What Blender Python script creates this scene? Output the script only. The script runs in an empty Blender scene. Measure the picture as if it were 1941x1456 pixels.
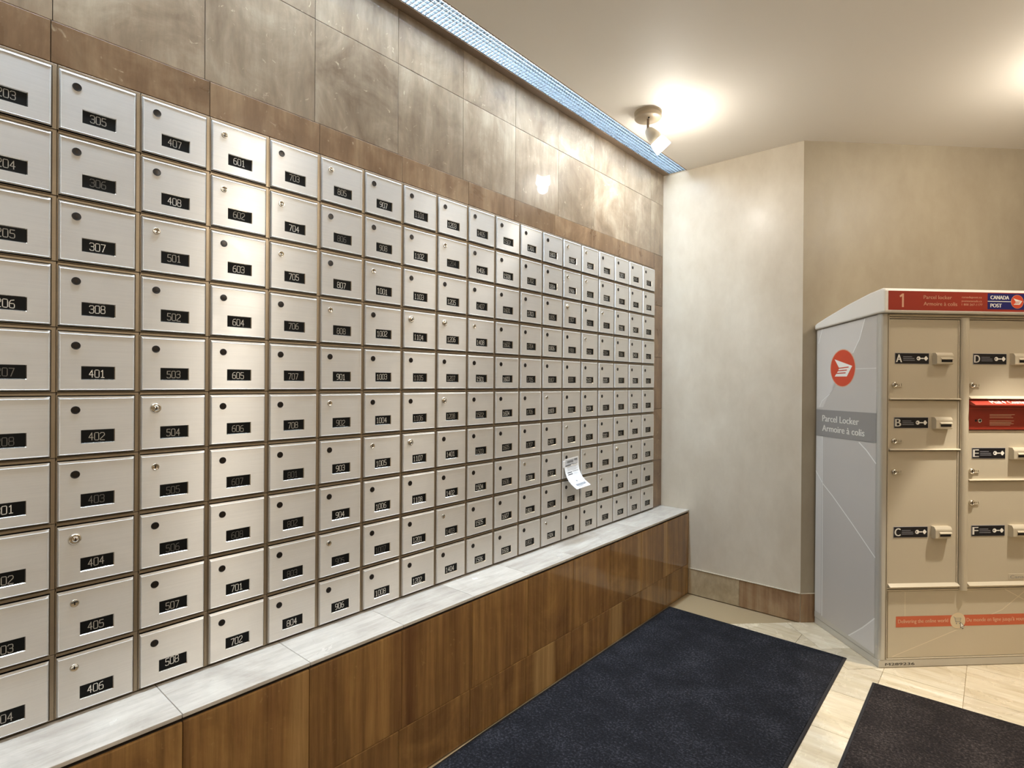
import bpy, bmesh, math, random
from mathutils import Vector, Matrix
random.seed(7)
S = bpy.context.scene
COL = S.collection
R2 = math.sqrt(.5)

# ------------------------------------------------------------------ camera
CAM = Vector((1.48389, -0.25764, 1.19595))
yaw, pit, rol = math.radians(40.9435), math.radians(-.1589), math.radians(.3998)
F = Vector((-math.sin(yaw)*math.cos(pit), math.cos(yaw)*math.cos(pit), math.sin(pit)))
R = Vector((math.cos(yaw), math.sin(yaw), 0)); U = R.cross(F)
Rr = math.cos(rol)*R + math.sin(rol)*U; Ur = -math.sin(rol)*R + math.cos(rol)*U
cam = bpy.data.objects.new('camera', bpy.data.cameras.new('camera')); COL.objects.link(cam)
cam.matrix_world = Matrix(((Rr.x, Ur.x, -F.x, CAM.x), (Rr.y, Ur.y, -F.y, CAM.y), (Rr.z, Ur.z, -F.z, CAM.z), (0, 0, 0, 1)))
cam.data.sensor_width = 36; cam.data.lens = 36*1058.1/1941; cam.data.clip_start = .02
S.camera = cam

# ------------------------------------------------------------------ world, lights, exposure
W = bpy.data.worlds.new('world'); S.world = W; W.use_nodes = True
W.node_tree.nodes['Background'].inputs[0].default_value = (.9, .8, .66, 1)
W.node_tree.nodes['Background'].inputs[1].default_value = .02
vs = S.view_settings
vs.view_transform = 'Standard'; vs.look = 'None'; vs.gamma = 1; vs.use_curve_mapping = False
vs.exposure = 0.75
S.cycles.use_denoising = True
S.cycles.max_bounces = 8; S.cycles.diffuse_bounces = 5; S.cycles.glossy_bounces = 4
S.cycles.sample_clamp_indirect = 6
WARM = (1.0, .93, .82)
WARMW = (1.0, .96, .88)
COOL = (.62, .80, 1.0)

def spot(name, loc, aim, energy, size, blend=.25, radius=.03, col=WARM):
    l = bpy.data.lights.new(name, 'SPOT'); l.energy = energy; l.color = col
    l.spot_size = math.radians(size); l.spot_blend = blend; l.shadow_soft_size = radius
    o = bpy.data.objects.new(name, l); COL.objects.link(o); o.location = loc
    o.rotation_euler = (Vector(aim)-Vector(loc)).to_track_quat('-Z', 'Y').to_euler(); return o
def point(name, loc, energy, radius=.035, col=WARM):
    l = bpy.data.lights.new(name, 'POINT'); l.energy = energy; l.color = col; l.shadow_soft_size = radius
    o = bpy.data.objects.new(name, l); COL.objects.link(o); o.location = loc; return o
LAMPS = [(1.875, 2.70, 2.27), (1.90, 1.22, 2.27), (1.90, -.35, 2.27)]   # the row of ceiling lamps just right of the frame
spot('locker_lamp', LAMPS[0], (1.868, 2.636, 1.27), 92, 50, .15)
point('locker_lamp_glow', LAMPS[0], 10)
spot('middle_lamp', LAMPS[1], (1.0, .75, .9), 26, 110, .6)
point('middle_lamp_glow', LAMPS[1], 8)
spot('near_lamp', LAMPS[2], (1.2, -.4, .6), 26, 110, .6)
point('near_lamp_glow', LAMPS[2], 8)
def strip(name, y, energy):
    # what the fluorescent tubes send through the louvre: mostly downwards inside its cut-off, a little sideways
    for k, (part, spread) in enumerate(((.42, 1.7), (.42, 2.9))):
        l = bpy.data.lights.new(name, 'AREA'); l.shape = 'RECTANGLE'; l.size = .085; l.size_y = 1.15
        l.energy = energy*part; l.color = COOL; l.spread = spread
        o = bpy.data.objects.new(name, l); COL.objects.link(o); o.location = (.084, y, 2.4186)
strip('trough_light_far', 2.02, 10.5)
strip('trough_light_middle', .85, 5.0)
strip('trough_light_near', -.32, 5.2)
strip('trough_light_behind', -1.5, 5.2)
LENS_STRENGTH = 44.0
SHADE_STRENGTH = 50.0
BULB_STRENGTH = 50.0
point('spotlight_bulb', (.288+.138*.447, 2.045+.138*.516, 2.4194-.078-.138*.732), 1.7, .028, WARMW)

# ------------------------------------------------------------------ helpers
class MB:
    """collects faces with materials; build() links them as one mesh object"""
    def __init__(s): s.v = []; s.f = []; s.m = []; s.mats = []; s.smooth = []
    def mi(s, mat):
        if mat not in s.mats: s.mats.append(mat)
        return s.mats.index(mat)
    def add(s, vs, fs, mat, sm=False):
        b = len(s.v); k = s.mi(mat)
        s.v += [tuple(p) for p in vs]
        for f in fs: s.f.append([b+i for i in f]); s.m.append(k); s.smooth.append(sm)
    def poly(s, pts, mat): s.add(pts, [list(range(len(pts)))], mat)
    def box(s, a, b, mat, ch=0.0):
        (x0, y0, z0), (x1, y1, z1) = a, b
        if ch <= 0:
            s.add([(x0,y0,z0),(x1,y0,z0),(x1,y1,z0),(x0,y1,z0),(x0,y0,z1),(x1,y0,z1),(x1,y1,z1),(x0,y1,z1)],
                  [(0,3,2,1),(4,5,6,7),(0,1,5,4),(1,2,6,5),(2,3,7,6),(3,0,4,7)], mat); return
        bm = bmesh.new(); bmesh.ops.create_cube(bm, size=1)
        for v in bm.verts:
            v.co = ((x0+x1)/2+v.co.x*(x1-x0), (y0+y1)/2+v.co.y*(y1-y0), (z0+z1)/2+v.co.z*(z1-z0))
        bmesh.ops.bevel(bm, geom=bm.edges[:], offset=ch, segments=2, affect='EDGES', profile=.5)
        bm.verts.index_update()
        s.add([v.co[:] for v in bm.verts], [[v.index for v in f.verts] for f in bm.faces], mat); bm.free()
    def prism(s, prof, h0, h1, mat, axis, sm=False):
        """closed 2-D profile extruded along axis 0/1/2 from h0 to h1"""
        def P(u, v, h):
            return ((h,u,v), (u,h,v), (u,v,h))[axis]
        n = len(prof)
        s.add([P(u,v,h0) for u,v in prof]+[P(u,v,h1) for u,v in prof],
              [list(range(n))[::-1], list(range(n, 2*n))]+[(i,(i+1)%n,n+(i+1)%n,n+i) for i in range(n)], mat, sm)
    def lathe(s, prof, mat, mtx=None, n=24, sm=True, cap=True):
        """profile (r,h) turned about local z"""
        vs = []; fs = []
        for r, h in prof:
            for i in range(n):
                a = 2*math.pi*i/n; vs.append(Vector((r*math.cos(a), r*math.sin(a), h)))
        for j in range(len(prof)-1):
            for i in range(n):
                fs.append((j*n+i, j*n+(i+1)%n, (j+1)*n+(i+1)%n, (j+1)*n+i))
        if mtx: vs = [mtx @ p for p in vs]
        s.add(vs, fs, mat, sm)
        if cap:
            s.add(vs[:n], [list(range(n))[::-1]], mat); s.add(vs[-n:], [list(range(n))], mat)
    def mesh(s, name):
        me = bpy.data.meshes.new(name); me.from_pydata(s.v, [], s.f)
        for m in s.mats: me.materials.append(m)
        me.polygons.foreach_set('material_index', s.m)
        me.polygons.foreach_set('use_smooth', s.smooth); me.update(); return me
    def build(s, name, parent=None, loc=None, rz=0):
        return place(name, s.mesh(name), parent, loc, rz)

def place(name, me, parent=None, loc=None, rz=0):
    o = bpy.data.objects.new(name, me); COL.objects.link(o)
    if parent is not None: o.parent = parent
    if loc is not None: o.location = loc
    if rz: o.rotation_euler.z = rz
    return o
def tag(o, label, cat, group=None):
    o['label'] = label; o['category'] = cat
    if group: o['group'] = group
    return o
def thing(name, label, cat, loc=(0,0,0), rz=0, group=None):
    return tag(place(name, None, None, loc, rz), label, cat, group)
def struct(name, mb_or_me, loc=None, rz=0):
    o = mb_or_me.build(name, None, loc, rz) if isinstance(mb_or_me, MB) else place(name, mb_or_me, None, loc, rz)
    o['kind'] = 'structure'; return o

# ------------------------------------------------------------------ materials
def lin(h):
    h = h.lstrip('#'); o = []
    for i in (0, 2, 4):
        c = int(h[i:i+2], 16)/255; o.append(c/12.92 if c <= .04045 else ((c+.055)/1.055)**2.4)
    return tuple(o)+(1,)
def newmat(name):
    m = bpy.data.materials.new(name); m.use_nodes = True
    nt = m.node_tree; return m, nt, nt.nodes, nt.links, nt.nodes['Principled BSDF']
def plain(name, col, rough=.5, metal=0, emit=None, es=0, coat=0):
    m, nt, N, L, B = newmat(name)
    B.inputs['Base Color'].default_value = lin(col); B.inputs['Roughness'].default_value = rough
    B.inputs['Metallic'].default_value = metal
    if coat: B.inputs['Coat Weight'].default_value = coat; B.inputs['Coat Roughness'].default_value = .12
    if emit: B.inputs['Emission Color'].default_value = emit+(1,); B.inputs['Emission Strength'].default_value = es
    return m
def noise(N, L, vec, scale, detail=4, rough=.55, dist=0):
    n = N.new('ShaderNodeTexNoise'); n.inputs['Scale'].default_value = scale
    n.inputs['Detail'].default_value = detail; n.inputs['Roughness'].default_value = rough
    n.inputs['Distortion'].default_value = dist
    if vec is not None: L.new(vec, n.inputs['Vector'])
    return n.outputs['Fac']
def ramp(N, L, fac, stops):
    r = N.new('ShaderNodeValToRGB'); e = r.color_ramp.elements
    while len(e) < len(stops): e.new(.5)
    for k, (p, c) in enumerate(stops): e[k].position = p; e[k].color = c if len(c) == 4 else c+(1,)
    L.new(fac, r.inputs[0]); return r.outputs[0]
def mixc(N, L, fac, a, b, mode='MIX'):
    x = N.new('ShaderNodeMix'); x.data_type = 'RGBA'; x.blend_type = mode
    for i, v in ((0, fac), (6, a), (7, b)):
        if hasattr(v, 'is_linked') or hasattr(v, 'links'): L.new(v, x.inputs[i])
        else: x.inputs[i].default_value = v
    return x.outputs[2]
def math_(N, L, op, a, b=None):
    x = N.new('ShaderNodeMath'); x.operation = op
    for i, v in ((0, a), (1, b)):
        if v is None: continue
        if hasattr(v, 'links'): L.new(v, x.inputs[i])
        else: x.inputs[i].default_value = v
    return x.outputs[0]
def objvec(N, L, scale, spread=7.0):
    """object coordinates, shifted per object so that no two pieces of stone are alike"""
    tc = N.new('ShaderNodeTexCoord'); oi = N.new('ShaderNodeObjectInfo')
    c = N.new('ShaderNodeCombineXYZ')
    for i, k in enumerate((1.0, 2.3, 3.7)):
        L.new(math_(N, L, 'MULTIPLY', oi.outputs['Random'], spread*k), c.inputs[i])
    a = N.new('ShaderNodeVectorMath'); a.operation = 'ADD'
    L.new(tc.outputs['Object'], a.inputs[0]); L.new(c.outputs[0], a.inputs[1])
    mp = N.new('ShaderNodeMapping'); mp.inputs['Scale'].default_value = scale; L.new(a.outputs[0], mp.inputs['Vector'])
    return a.outputs[0], mp.outputs[0], oi.outputs['Random']
def bump(N, L, B, h, strength, dist=.002):
    b = N.new('ShaderNodeBump'); b.inputs['Strength'].default_value = strength; b.inputs['Distance'].default_value = dist
    L.new(h, b.inputs['Height']); L.new(b.outputs[0], B.inputs['Normal'])
def stone(name, dark, mid, light, streak=(9, 9, .7), rough=.16, cloud=.5, pits=.35, bumps=.12, tint=.25, pit_col='#d8c8a8', coat=0.0, band=.0, bt=.64, bandcol=None, grain=.09):
    """travertine: vein-cut streaks blended with clouds, a few small filled pits, polish"""
    m, nt, N, L, B = newmat(name)
    v, sv, rnd = objvec(N, L, streak)
    st = noise(N, L, sv, 3.2, 6, .62, .35)
    cl = noise(N, L, v, 5.5, 7, .62, .6)
    r2 = math_(N, L, 'FRACT', math_(N, L, 'MULTIPLY', rnd, 13.7))
    w = math_(N, L, 'MULTIPLY', math_(N, L, 'ADD', math_(N, L, 'MULTIPLY', r2, .8), .2), cloud)
    bandn = noise(N, L, sv, 1.1, 1, .4, .1)
    fine = noise(N, L, sv, 11, 5, .7, .2)
    f = N.new('ShaderNodeMix'); L.new(w, f.inputs[0]); L.new(st, f.inputs[2]); L.new(cl, f.inputs[3])
    c = ramp(N, L, f.outputs[0], [(.33, lin(dark)), (.5, lin(mid)), (.68, lin(light))])
    bm_ = ramp(N, L, bandn, [(bt, (0,0,0,1)), (bt+.09, (1,1,1,1))])
    c = mixc(N, L, math_(N, L, 'MULTIPLY', bm_, band), c, lin(bandcol or light))
    c = mixc(N, L, grain, c, ramp(N, L, fine, [(.35, (.0,.0,.0,1)), (.65, (1,1,1,1))]), 'OVERLAY')
    t = math_(N, L, 'ADD', math_(N, L, 'MULTIPLY', math_(N, L, 'SUBTRACT', rnd, .5), tint), 1.0)
    hs = N.new('ShaderNodeHueSaturation'); L.new(c, hs.inputs['Color']); L.new(t, hs.inputs['Value'])
    pn = noise(N, L, v, 48, 3, .6, .8)
    pm = ramp(N, L, pn, [(.66, (0,0,0,1)), (.74, (1,1,1,1))])
    c2 = mixc(N, L, math_(N, L, 'MULTIPLY', pm, pits), hs.outputs[0], lin(pit_col))
    L.new(c2, B.inputs['Base Color'])
    rr = math_(N, L, 'ADD', math_(N, L, 'MULTIPLY', cl, .14), rough-.06); L.new(rr, B.inputs['Roughness'])
    B.inputs['Coat Weight'].default_value = coat; B.inputs['Coat Roughness'].default_value = .02; B.inputs['Specular IOR Level'].default_value = .5 if coat == 0 else .2
    hsum = math_(N, L, 'SUBTRACT', math_(N, L, 'MULTIPLY', cl, .35), pm)
    bump(N, L, B, hsum, bumps)
    return m
def plaster(name, a, b, rough=.42):
    m, nt, N, L, B = newmat(name)
    tc = N.new('ShaderNodeTexCoord')
    mp = N.new('ShaderNodeMapping'); mp.inputs['Scale'].default_value = (1, 1, .55); L.new(tc.outputs['Object'], mp.inputs['Vector'])
    n1 = noise(N, L, mp.outputs[0], 3.2, 6, .6, .4); n2 = noise(N, L, mp.outputs[0], 14, 5, .65, .3)
    f = math_(N, L, 'ADD', math_(N, L, 'MULTIPLY', n1, .65), math_(N, L, 'MULTIPLY', n2, .35))
    L.new(ramp(N, L, f, [(.34, lin(a)), (.66, lin(b))]), B.inputs['Base Color'])
    L.new(math_(N, L, 'ADD', math_(N, L, 'MULTIPLY', n2, .25), rough-.12), B.inputs['Roughness'])
    n3 = noise(N, L, tc.outputs['Object'], 55, 3, .6, .5)
    bump(N, L, B, math_(N, L, 'ADD', n2, math_(N, L, 'MULTIPLY', n3, .4)), .10, .004)
    return m
def brushed(name, col, rough=.36, metal=.8, aniso=.75):
    m, nt, N, L, B = newmat(name)
    v, sv, rnd = objvec(N, L, (1, 6, 420))
    n = noise(N, L, sv, 1.0, 3, .6); sm = noise(N, L, v, 11, 4, .6, .5)
    k = math_(N, L, 'ADD', math_(N, L, 'MULTIPLY', n, .16), .90)
    k = math_(N, L, 'MULTIPLY', k, math_(N, L, 'ADD', math_(N, L, 'MULTIPLY', sm, .16), .92))
    hs = N.new('ShaderNodeHueSaturation'); hs.inputs['Color'].default_value = lin(col); L.new(k, hs.inputs['Value'])
    L.new(hs.outputs[0], B.inputs['Base Color']); B.inputs['Metallic'].default_value = metal
    L.new(math_(N, L, 'ADD', math_(N, L, 'MULTIPLY', sm, .22), rough-.1), B.inputs['Roughness'])
    B.inputs['Anisotropic'].default_value = aniso
    t = N.new('ShaderNodeCombineXYZ'); t.inputs[2].default_value = 1; L.new(t.outputs[0], B.inputs['Tangent'])
    return m

M = {}
M['tile'] = stone('wall_travertine', '#6f5d4a', '#887661', '#a3937d', (5, 5, .9), .30, 1.5, .35, .12, .22, '#d8c8a8', .8, .25)
M['tile_brown'] = stone('brown_wall_travertine', '#614b36', '#7b6148', '#988063', (5, 5, .7), .28, .9, .35, .12, .2, '#d8c8a8', .55, .2)
M['ledge_tile'] = stone('ledge_travertine', '#6a4a2e', '#86643c', '#a37d4b', (5, 5, .22), .16, .6, .3, .05, .16, '#b5935c', .5, .7, .66, '#b89561', grain=.2)
M['cap'] = stone('cap_travertine', '#a89f94', '#bcb4a9', '#cbc4b9', (6, .8, 6), .24, .8, .30, .16, .12, '#a79c8c')
M['floor_tile'] = stone('floor_travertine', '#b7a688', '#c9ba9e', '#d9cdb6', (.8, 6, 6), .26, .35, .25, .05, .24, '#b09468')
M['skirting'] = stone('skirting_travertine', '#75563a', '#97795a', '#b39b78', (8, 8, .5), .22, .6, .15, .06, .35)
M['skirting_pale'] = stone('skirting_pale_travertine', '#9c8a6c', '#b4a284', '#c8b99c', (5, 5, 2), .22, 1.0, .2, .06, .1)
M['grout'] = plain('grout', '#5b4a38', .8)
M['floor_grout'] = plain('floor_grout', '#a08b69', .8)
M['void'] = plain('dark_backing_and_gap_shade', '#2a231c', .8)  # dark backing, and the shade painted into the mailbox door gaps
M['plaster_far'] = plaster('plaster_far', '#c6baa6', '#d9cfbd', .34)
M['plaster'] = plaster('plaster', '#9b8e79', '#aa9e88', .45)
M['shell'] = plain('plain_wall', '#cdbfa8', .7)
M['ceiling'] = plain('ceiling_paint', '#e6dfd4', .62)
M['steel'] = brushed('brushed_steel', '#dad7d2', .44, .48, .97)
M['steel_frame'] = brushed('steel_frame', '#948570', .42, .8, .3)
M['chrome'] = plain('chrome', '#d9d2c6', .18, 1)
M['lock_black'] = plain('lock_black', '#1a1512', .35, .3)
M['lock_core'] = plain('lock_core', '#3b3129', .3, .8)
M['plate'] = plain('number_plate_black', '#0b0c0c', .6)
M['plate'].node_tree.nodes['Principled BSDF'].inputs['Specular IOR Level'].default_value = .15
M['ink'] = [plain('numeral_bright', '#eceae4', .5), plain('numeral_worn', '#b2aea6', .5), plain('numeral_faded', '#66635e', .5)]
M['white'] = plain('print_white', '#f1ece2', .5)
M['trim_metal'] = plain('trough_trim', '#8c7866', .45, .2)
M['canopy'] = plain('canopy_beige', '#a99a83', .4, .2)
M['cream'] = plain('cream_enamel', '#c9bea9', .35, coat=.3)

# ------------------------------------------------------------------ numbers
ZC = 2.4194; YE = 2.815; XL = .1639; XC = .7473; ZL = .4765; Z0 = .4809
CW = .15; RH = .137357; XW = -.008

# ------------------------------------------------------------------ room shell
def slab(name, a, b, mat): mb = MB(); mb.box(a, b, mat); return struct(name, mb)
XR, YN = 3.5, -2.6
YK = YE+(XR-XC)                 # where the angled wall meets the right wall
slab('floor', (-.14, YN-.1, -.1), (XR+.1, YK+.1, -.004), M['floor_grout'])
floor = bpy.data.objects['floor']
# ceiling with the slot of the light trough left open along the left wall
TX0, TX1 = .030, .138
mb = MB()
mb.box((TX1, YN-.1, ZC), (XR+.1, YK+.1, ZC+.12), M['ceiling'])
struct('ceiling', mb)
slab('wall_left', (-.14, YN-.1, 0), (-.0205, YE+.001, ZC+.12), M['void'])
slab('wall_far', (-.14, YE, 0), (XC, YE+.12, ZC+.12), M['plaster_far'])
mb = MB()   # 45 degree wall
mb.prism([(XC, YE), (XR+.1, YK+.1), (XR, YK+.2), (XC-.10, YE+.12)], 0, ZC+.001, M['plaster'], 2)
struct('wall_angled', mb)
slab('wall_right', (XR, YN, 0), (XR+.1, YK, ZC), M['shell'])
slab('wall_near', (-.02, YN-.1, 0), (XR, YN, ZC), M['shell'])

# ------------------------------------------------------------------ floor tiles
def clip(poly, n, c):
    """keep the side n.p <= c of a convex polygon"""
    out = []
    for i, p in enumerate(poly):
        q = poly[(i+1) % len(poly)]
        dp = n[0]*p[0]+n[1]*p[1]-c; dq = n[0]*q[0]+n[1]*q[1]-c
        if dp <= 0: out.append(p)
        if dp*dq < 0:
            t = dp/(dp-dq); out.append((p[0]+t*(q[0]-p[0]), p[1]+t*(q[1]-p[1])))
    return out
LS = (R2, R2); LT = (R2, -R2)
S0 = 1.118*R2+2.54*R2; T0 = 1.118*R2-2.54*R2          # locker corner in the turned axes
g = .0009
def neg(n): return (-n[0], -n[1])
def floor_tile(polys):
    polys = [p for p in polys if len(p) > 2]
    if not polys: return
    cx = sum(p[0] for q in polys for p in q)/sum(len(q) for q in polys)
    cy = sum(p[1] for q in polys for p in q)/sum(len(q) for q in polys)
    mb = MB()
    for q in polys: mb.prism([(x-cx, y-cy) for x, y in q], -.004, 0, M['floor_tile'], 2)
    mb.build('tile', floor, (cx, cy, 0))
xs = [XL, .196, .488, .79, 1.135, 1.398, 1.70, 2.0, 2.3, 2.6, 2.9, 3.2, XR]
ys = [YE-.3*i for i in range(0, 19)]
for i in range(len(xs)-1):
    x0, x1 = xs[i]+g, xs[i+1]-g
    yb = [YE+.9, YE+.6, YE+.3] if x0 > .78 else []
    if i == 0: yy = [YE-1.2*k for k in range(0, 5)]
    else: yy = yb+ys
    for k in range(len(yy)-1):
        y1, y0 = yy[k]-g, yy[k+1]+g
        q = [(x0, y0), (x1, y0), (x1, y1), (x0, y1)]
        q = clip(q, neg(LT), -(XC-YE)*R2)                 # inside the angled wall
        if not q: continue
        a = clip(q, LS, S0-.138-g)
        b = clip(clip(q, neg(LS), -(S0-.138-g)), neg(LT), -(T0+g))
        floor_tile([a, b])
def band(s0, s1, t0, t1):
    q = [(0, -10), (6, -10), (6, 10), (0, 10)]
    q = clip(clip(clip(clip(q, LS, S0+s1-g), neg(LS), -(S0+s0+g)), LT, T0+t1-g), neg(LT), -(T0+t0+g))
    q = clip(q, neg(LT), -(XC-YE)*R2)
    floor_tile([q])
for s0, s1 in ((-.138, .16), (.16, .46), (.46, .76), (.76, 1.06), (1.06, 1.36), (1.36, 1.66)):
    band(s0, s1, -.178, 0); band(s0, s1, -.475, -.178)

# ------------------------------------------------------------------ wall tiles
wall_l = bpy.data.objects['wall_left']
TP = .2965
tile_cache = {}
def slab_tile(axis, w, h, d, mat, ch=.0012):
    """tile centred on its origin; axis 0: faces +x, axis 1: faces -y"""
    key = (axis, round(w, 4), round(h, 4), round(d, 4), mat.name)
    if key not in tile_cache:
        mb = MB()
        if axis == 0: mb.box((-d/2, -w/2, -h/2), (d/2, w/2, h/2), mat, ch)
        elif axis == 1: mb.box((-w/2, -d/2, -h/2), (w/2, d/2, h/2), mat, ch)
        else: mb.box((-h/2, -w/2, -d/2), (h/2, w/2, d/2), mat, ch)
        tile_cache[key] = mb.mesh('tile')
    return tile_cache[key]
def wall_tile(y0, y1, z0, z1, m='tile'):
    gg = .0006
    me = slab_tile(0, y1-y0-2*gg, z1-z0-2*gg, .012, M[m])
    place('tile', me, wall_l, (-.0145+.0005*random.random()+(.0018 if z1 < 1.95 and z0 > 1.8 else 0), (y0+y1)/2, (z0+z1)/2))
YB0, YB1 = -.15, 18*CW-.0+0        # bank of mailboxes
YB1 = 2.6925
ZT = Z0+10*RH
def yrow(start): return [start+TP*i for i in range(-5, 14)]
def tile_row(z0, z1, start, lo=-1.2, hi=YE):
    cuts = [max(lo, min(hi, y)) for y in yrow(start)]
    cuts = sorted(set([lo]+cuts+[hi]))
    for a, b in zip(cuts[:-1], cuts[1:]):
        if b-a > .012: wall_tile(a, b, z0, z1)
tile_row(2.2415, ZC+.018, -.008)
tile_row(1.944, 2.2415, -.008)
cuts = [-1.2, -.9, -.605, -.308, -.011, .30, .60, .90, 1.207, 1.468, 1.745, 2.04, 2.335, YB1+.002]
for a, b in zip(cuts[:-1], cuts[1:]): wall_tile(a, b, ZT+.002, 1.944, 'tile_brown')
for z0, z1 in ((1.65, 1.944), (1.348, 1.65), (1.048, 1.348), (.75, 1.048), (ZL+.001, .75)):
    wall_tile(YB1+.003, YE, z0, z1, 'tile_brown')

for z0, z1 in ((1.65, ZT+.001), (1.348, 1.65), (1.048, 1.348), (.75, 1.048), (ZL+.001, .75)):
    for k in range(4): wall_tile(-.1525-.2965*(k+1), -.1525-.2965*k, z0, z1, 'tile_brown')

# ------------------------------------------------------------------ stone ledge under the mailboxes
ledge = thing('stone_ledge', 'long brown travertine ledge with pale stone top running under the steel mailboxes', 'ledge', (0, 0, 0))
mb = MB(); mb.box((-.0195, -1.2, 0), (XL-.009, YE-.0005, ZL-.0100), M['void']); mb.build('core', ledge)
cj = [.1875-.297*5+.297*i for i in range(0, 15)]
cj = [-1.2]+[y for y in cj if -1.19 < y < YE-.05]+[YE-.0005]
for a, b in zip(cj[:-1], cj[1:]):
    me = slab_tile(2, b-a-.0012, XL+.0195, .0095, M['cap'], .0012)
    place('cap_slab', me, ledge, ((XL-.0195)/2, (a+b)/2, ZL-.00475))
lo = [.189-.2945*5+.2945*i for i in range(0, 15)]
for z0, z1, off in ((.1685, ZL-.0185, 0), (.001, .1675, -.0)):
    st = lo if z0 > .1 else [1.357+.2945*i for i in range(-9, 6)]
    cuts = [-1.2]+[y for y in st if -1.15 < y < YE-.04]+[YE-.0005]
    for a, b in zip(cuts[:-1], cuts[1:]):
        me = slab_tile(0, b-a-.0012, z1-z0, .0075, M['ledge_tile'], .0022)
        place('front_tile', me, ledge, (XL-.0045-.001*random.random(), (a+b)/2, (z0+z1)/2))

# ------------------------------------------------------------------ baseboards
bb = place('baseboard_far', None, None, (0, 0, 0)); bb['kind'] = 'structure'
for a, b in ((XL+.001, .4475), (.4475, XC-.001)):
    me = slab_tile(1, b-a-.001, .143, .0045, M['skirting_pale' if a < .3 else 'skirting'], .001)
    place('tile', me, bb, ((a+b)/2, YE-.0023, .0715+.0003))
mb = MB(); mb.box((XL+.001, YE-.0080, .1432), (XC-.001, YE-.0002, .1475), M['cream'], .001); mb.build('top_strip', bb)
bb = place('baseboard_angled', None, None, (XC, YE, 0), math.pi/4); bb['kind'] = 'structure'
for k in range(7):
    me = slab_tile(1, .2985, .143, .0045, M['skirting'], .001)
    place('tile', me, bb, (.15+.3*k, -.0023, .0718))
mb = MB(); mb.box((0, -.0055, .1432), (2.1, -.0002, .1468), M['cream'], .001); mb.build('top_strip', bb)

# ------------------------------------------------------------------ light trough in the ceiling
tr = thing('light_trough', 'long glowing light trough with cell louvre where ceiling meets the tiled wall', 'light', (0, 0, ZC))
mb = MB()
mb.box((XW+.0005, YN+.01, 0), (TX0-.001, YE-.001, .010), M['trim_metal'], .001)
mb.box((TX0-.005, YN+.01, .004), (TX0-.0005, YE-.001, .10), M['trim_metal'], .001)
mb.box((TX1-.007, YN+.01, .0005), (TX1-.001, YE-.001, .014), M['trim_metal'], .001)
mb.build('trim', tr)
mb = MB(); mb.box((TX0-.004, YN+.01, .10), (TX1-.001, YE-.001, .106), M['white']); mb.build('housing', tr)
def lens_mat():
    m, nt, N, L, B = newmat('tube_light')
    e = N.new('ShaderNodeEmission'); e.inputs[0].default_value = (.74, .87, 1, 1); e.inputs[1].default_value = LENS_STRENGTH
    L.new(e.outputs[0], N['Material Output'].inputs[0]); return m
M['tube'] = lens_mat()
mb = MB()
ya = -1.25
while ya < 2.4:
    yb_ = min(ya+1.17, 2.77)
    mt = Matrix.Translation((.084, ya, .058)) @ Matrix.Rotation(-math.pi/2, 4, 'X')
    t = MB(); t.lathe([(.019, 0), (.019, yb_-ya)], M['tube'], mt, 10); t.build('tube', tr)
    ya += 1.19
def louvre_mat():
    m, nt, N, L, B = newmat('louvre_plastic')
    B.inputs['Base Color'].default_value = (.10, .125, .145, 1); B.inputs['Roughness'].default_value = .25
    tr_ = N.new('ShaderNodeBsdfTranslucent'); tr_.inputs[0].default_value = (.2, .25, .3, 1)
    mx = N.new('ShaderNodeMixShader'); mx.inputs[0].default_value = .25
    L.new(B.outputs[0], mx.inputs[1]); L.new(tr_.outputs[0], mx.inputs[2]); L.new(mx.outputs[0], N['Material Output'].inputs[0])
    return m
M['louvre'] = louvre_mat()
mb = MB(); lx0, lx1, pc, zb, zt = TX0, TX1-.007, .0165, .003, .0135
n = 6; px = (lx1-lx0)/n
for i in range(n+1):
    x = lx0+px*i; mb.box((x-.0009, -1.25, zb), (x+.0009, YE-.002, zt), M['louvre'])
y = -1.25
while y < YE-.002:
    mb.box((lx0, y-.0009, zb), (lx1, y+.0009, zt), M['louvre']); y += pc
o = mb.build('louvre', tr); o['kind'] = 'stuff'

# ------------------------------------------------------------------ numerals: single-stroke digits in a 4 x 6 cell
DG = {'0': [[(.6,0),(0,.7),(0,5.3),(.6,6),(3.4,6),(4,5.3),(4,.7),(3.4,0),(.6,0)]],
      '1': [[(.7,4.9),(2,6),(2,0)], [(.7,0),(3.4,0)]],
      '2': [[(0,5.1),(.7,6),(3.3,6),(4,5.2),(4,4),(0,.8),(0,0),(4,0)]],
      '3': [[(0,5.2),(.7,6),(3.3,6),(4,5.3),(4,3.8),(3.3,3.1),(1.4,3.1)], [(3.3,3.1),(4,2.4),(4,.7),(3.3,0),(.7,0),(0,.8)]],
      '4': [[(2.9,0),(2.9,6),(0,2),(4,2)]],
      '5': [[(3.8,6),(.4,6),(.2,3.4),(3.2,3.4),(4,2.7),(4,.7),(3.2,0),(.7,0),(0,.7)]],
      '6': [[(3.6,6),(1.2,5.6),(0,4),(0,.7),(.7,0),(3.3,0),(4,.7),(4,2.6),(3.3,3.3),(0,3.3)]],
      '7': [[(0,6),(4,6),(1.4,0)]],
      '8': [[(.7,3.1),(0,2.4),(0,.7),(.7,0),(3.3,0),(4,.7),(4,2.4),(3.3,3.1),(.7,3.1),(.2,3.8),(.2,5.4),(.8,6),(3.2,6),(3.8,5.4),(3.8,3.8),(3.3,3.1)]],
      '9': [[(.4,0),(2.8,.4),(4,2),(4,5.3),(3.3,6),(.7,6),(0,5.3),(0,3.5),(.7,2.8),(4,2.8)]]}
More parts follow.
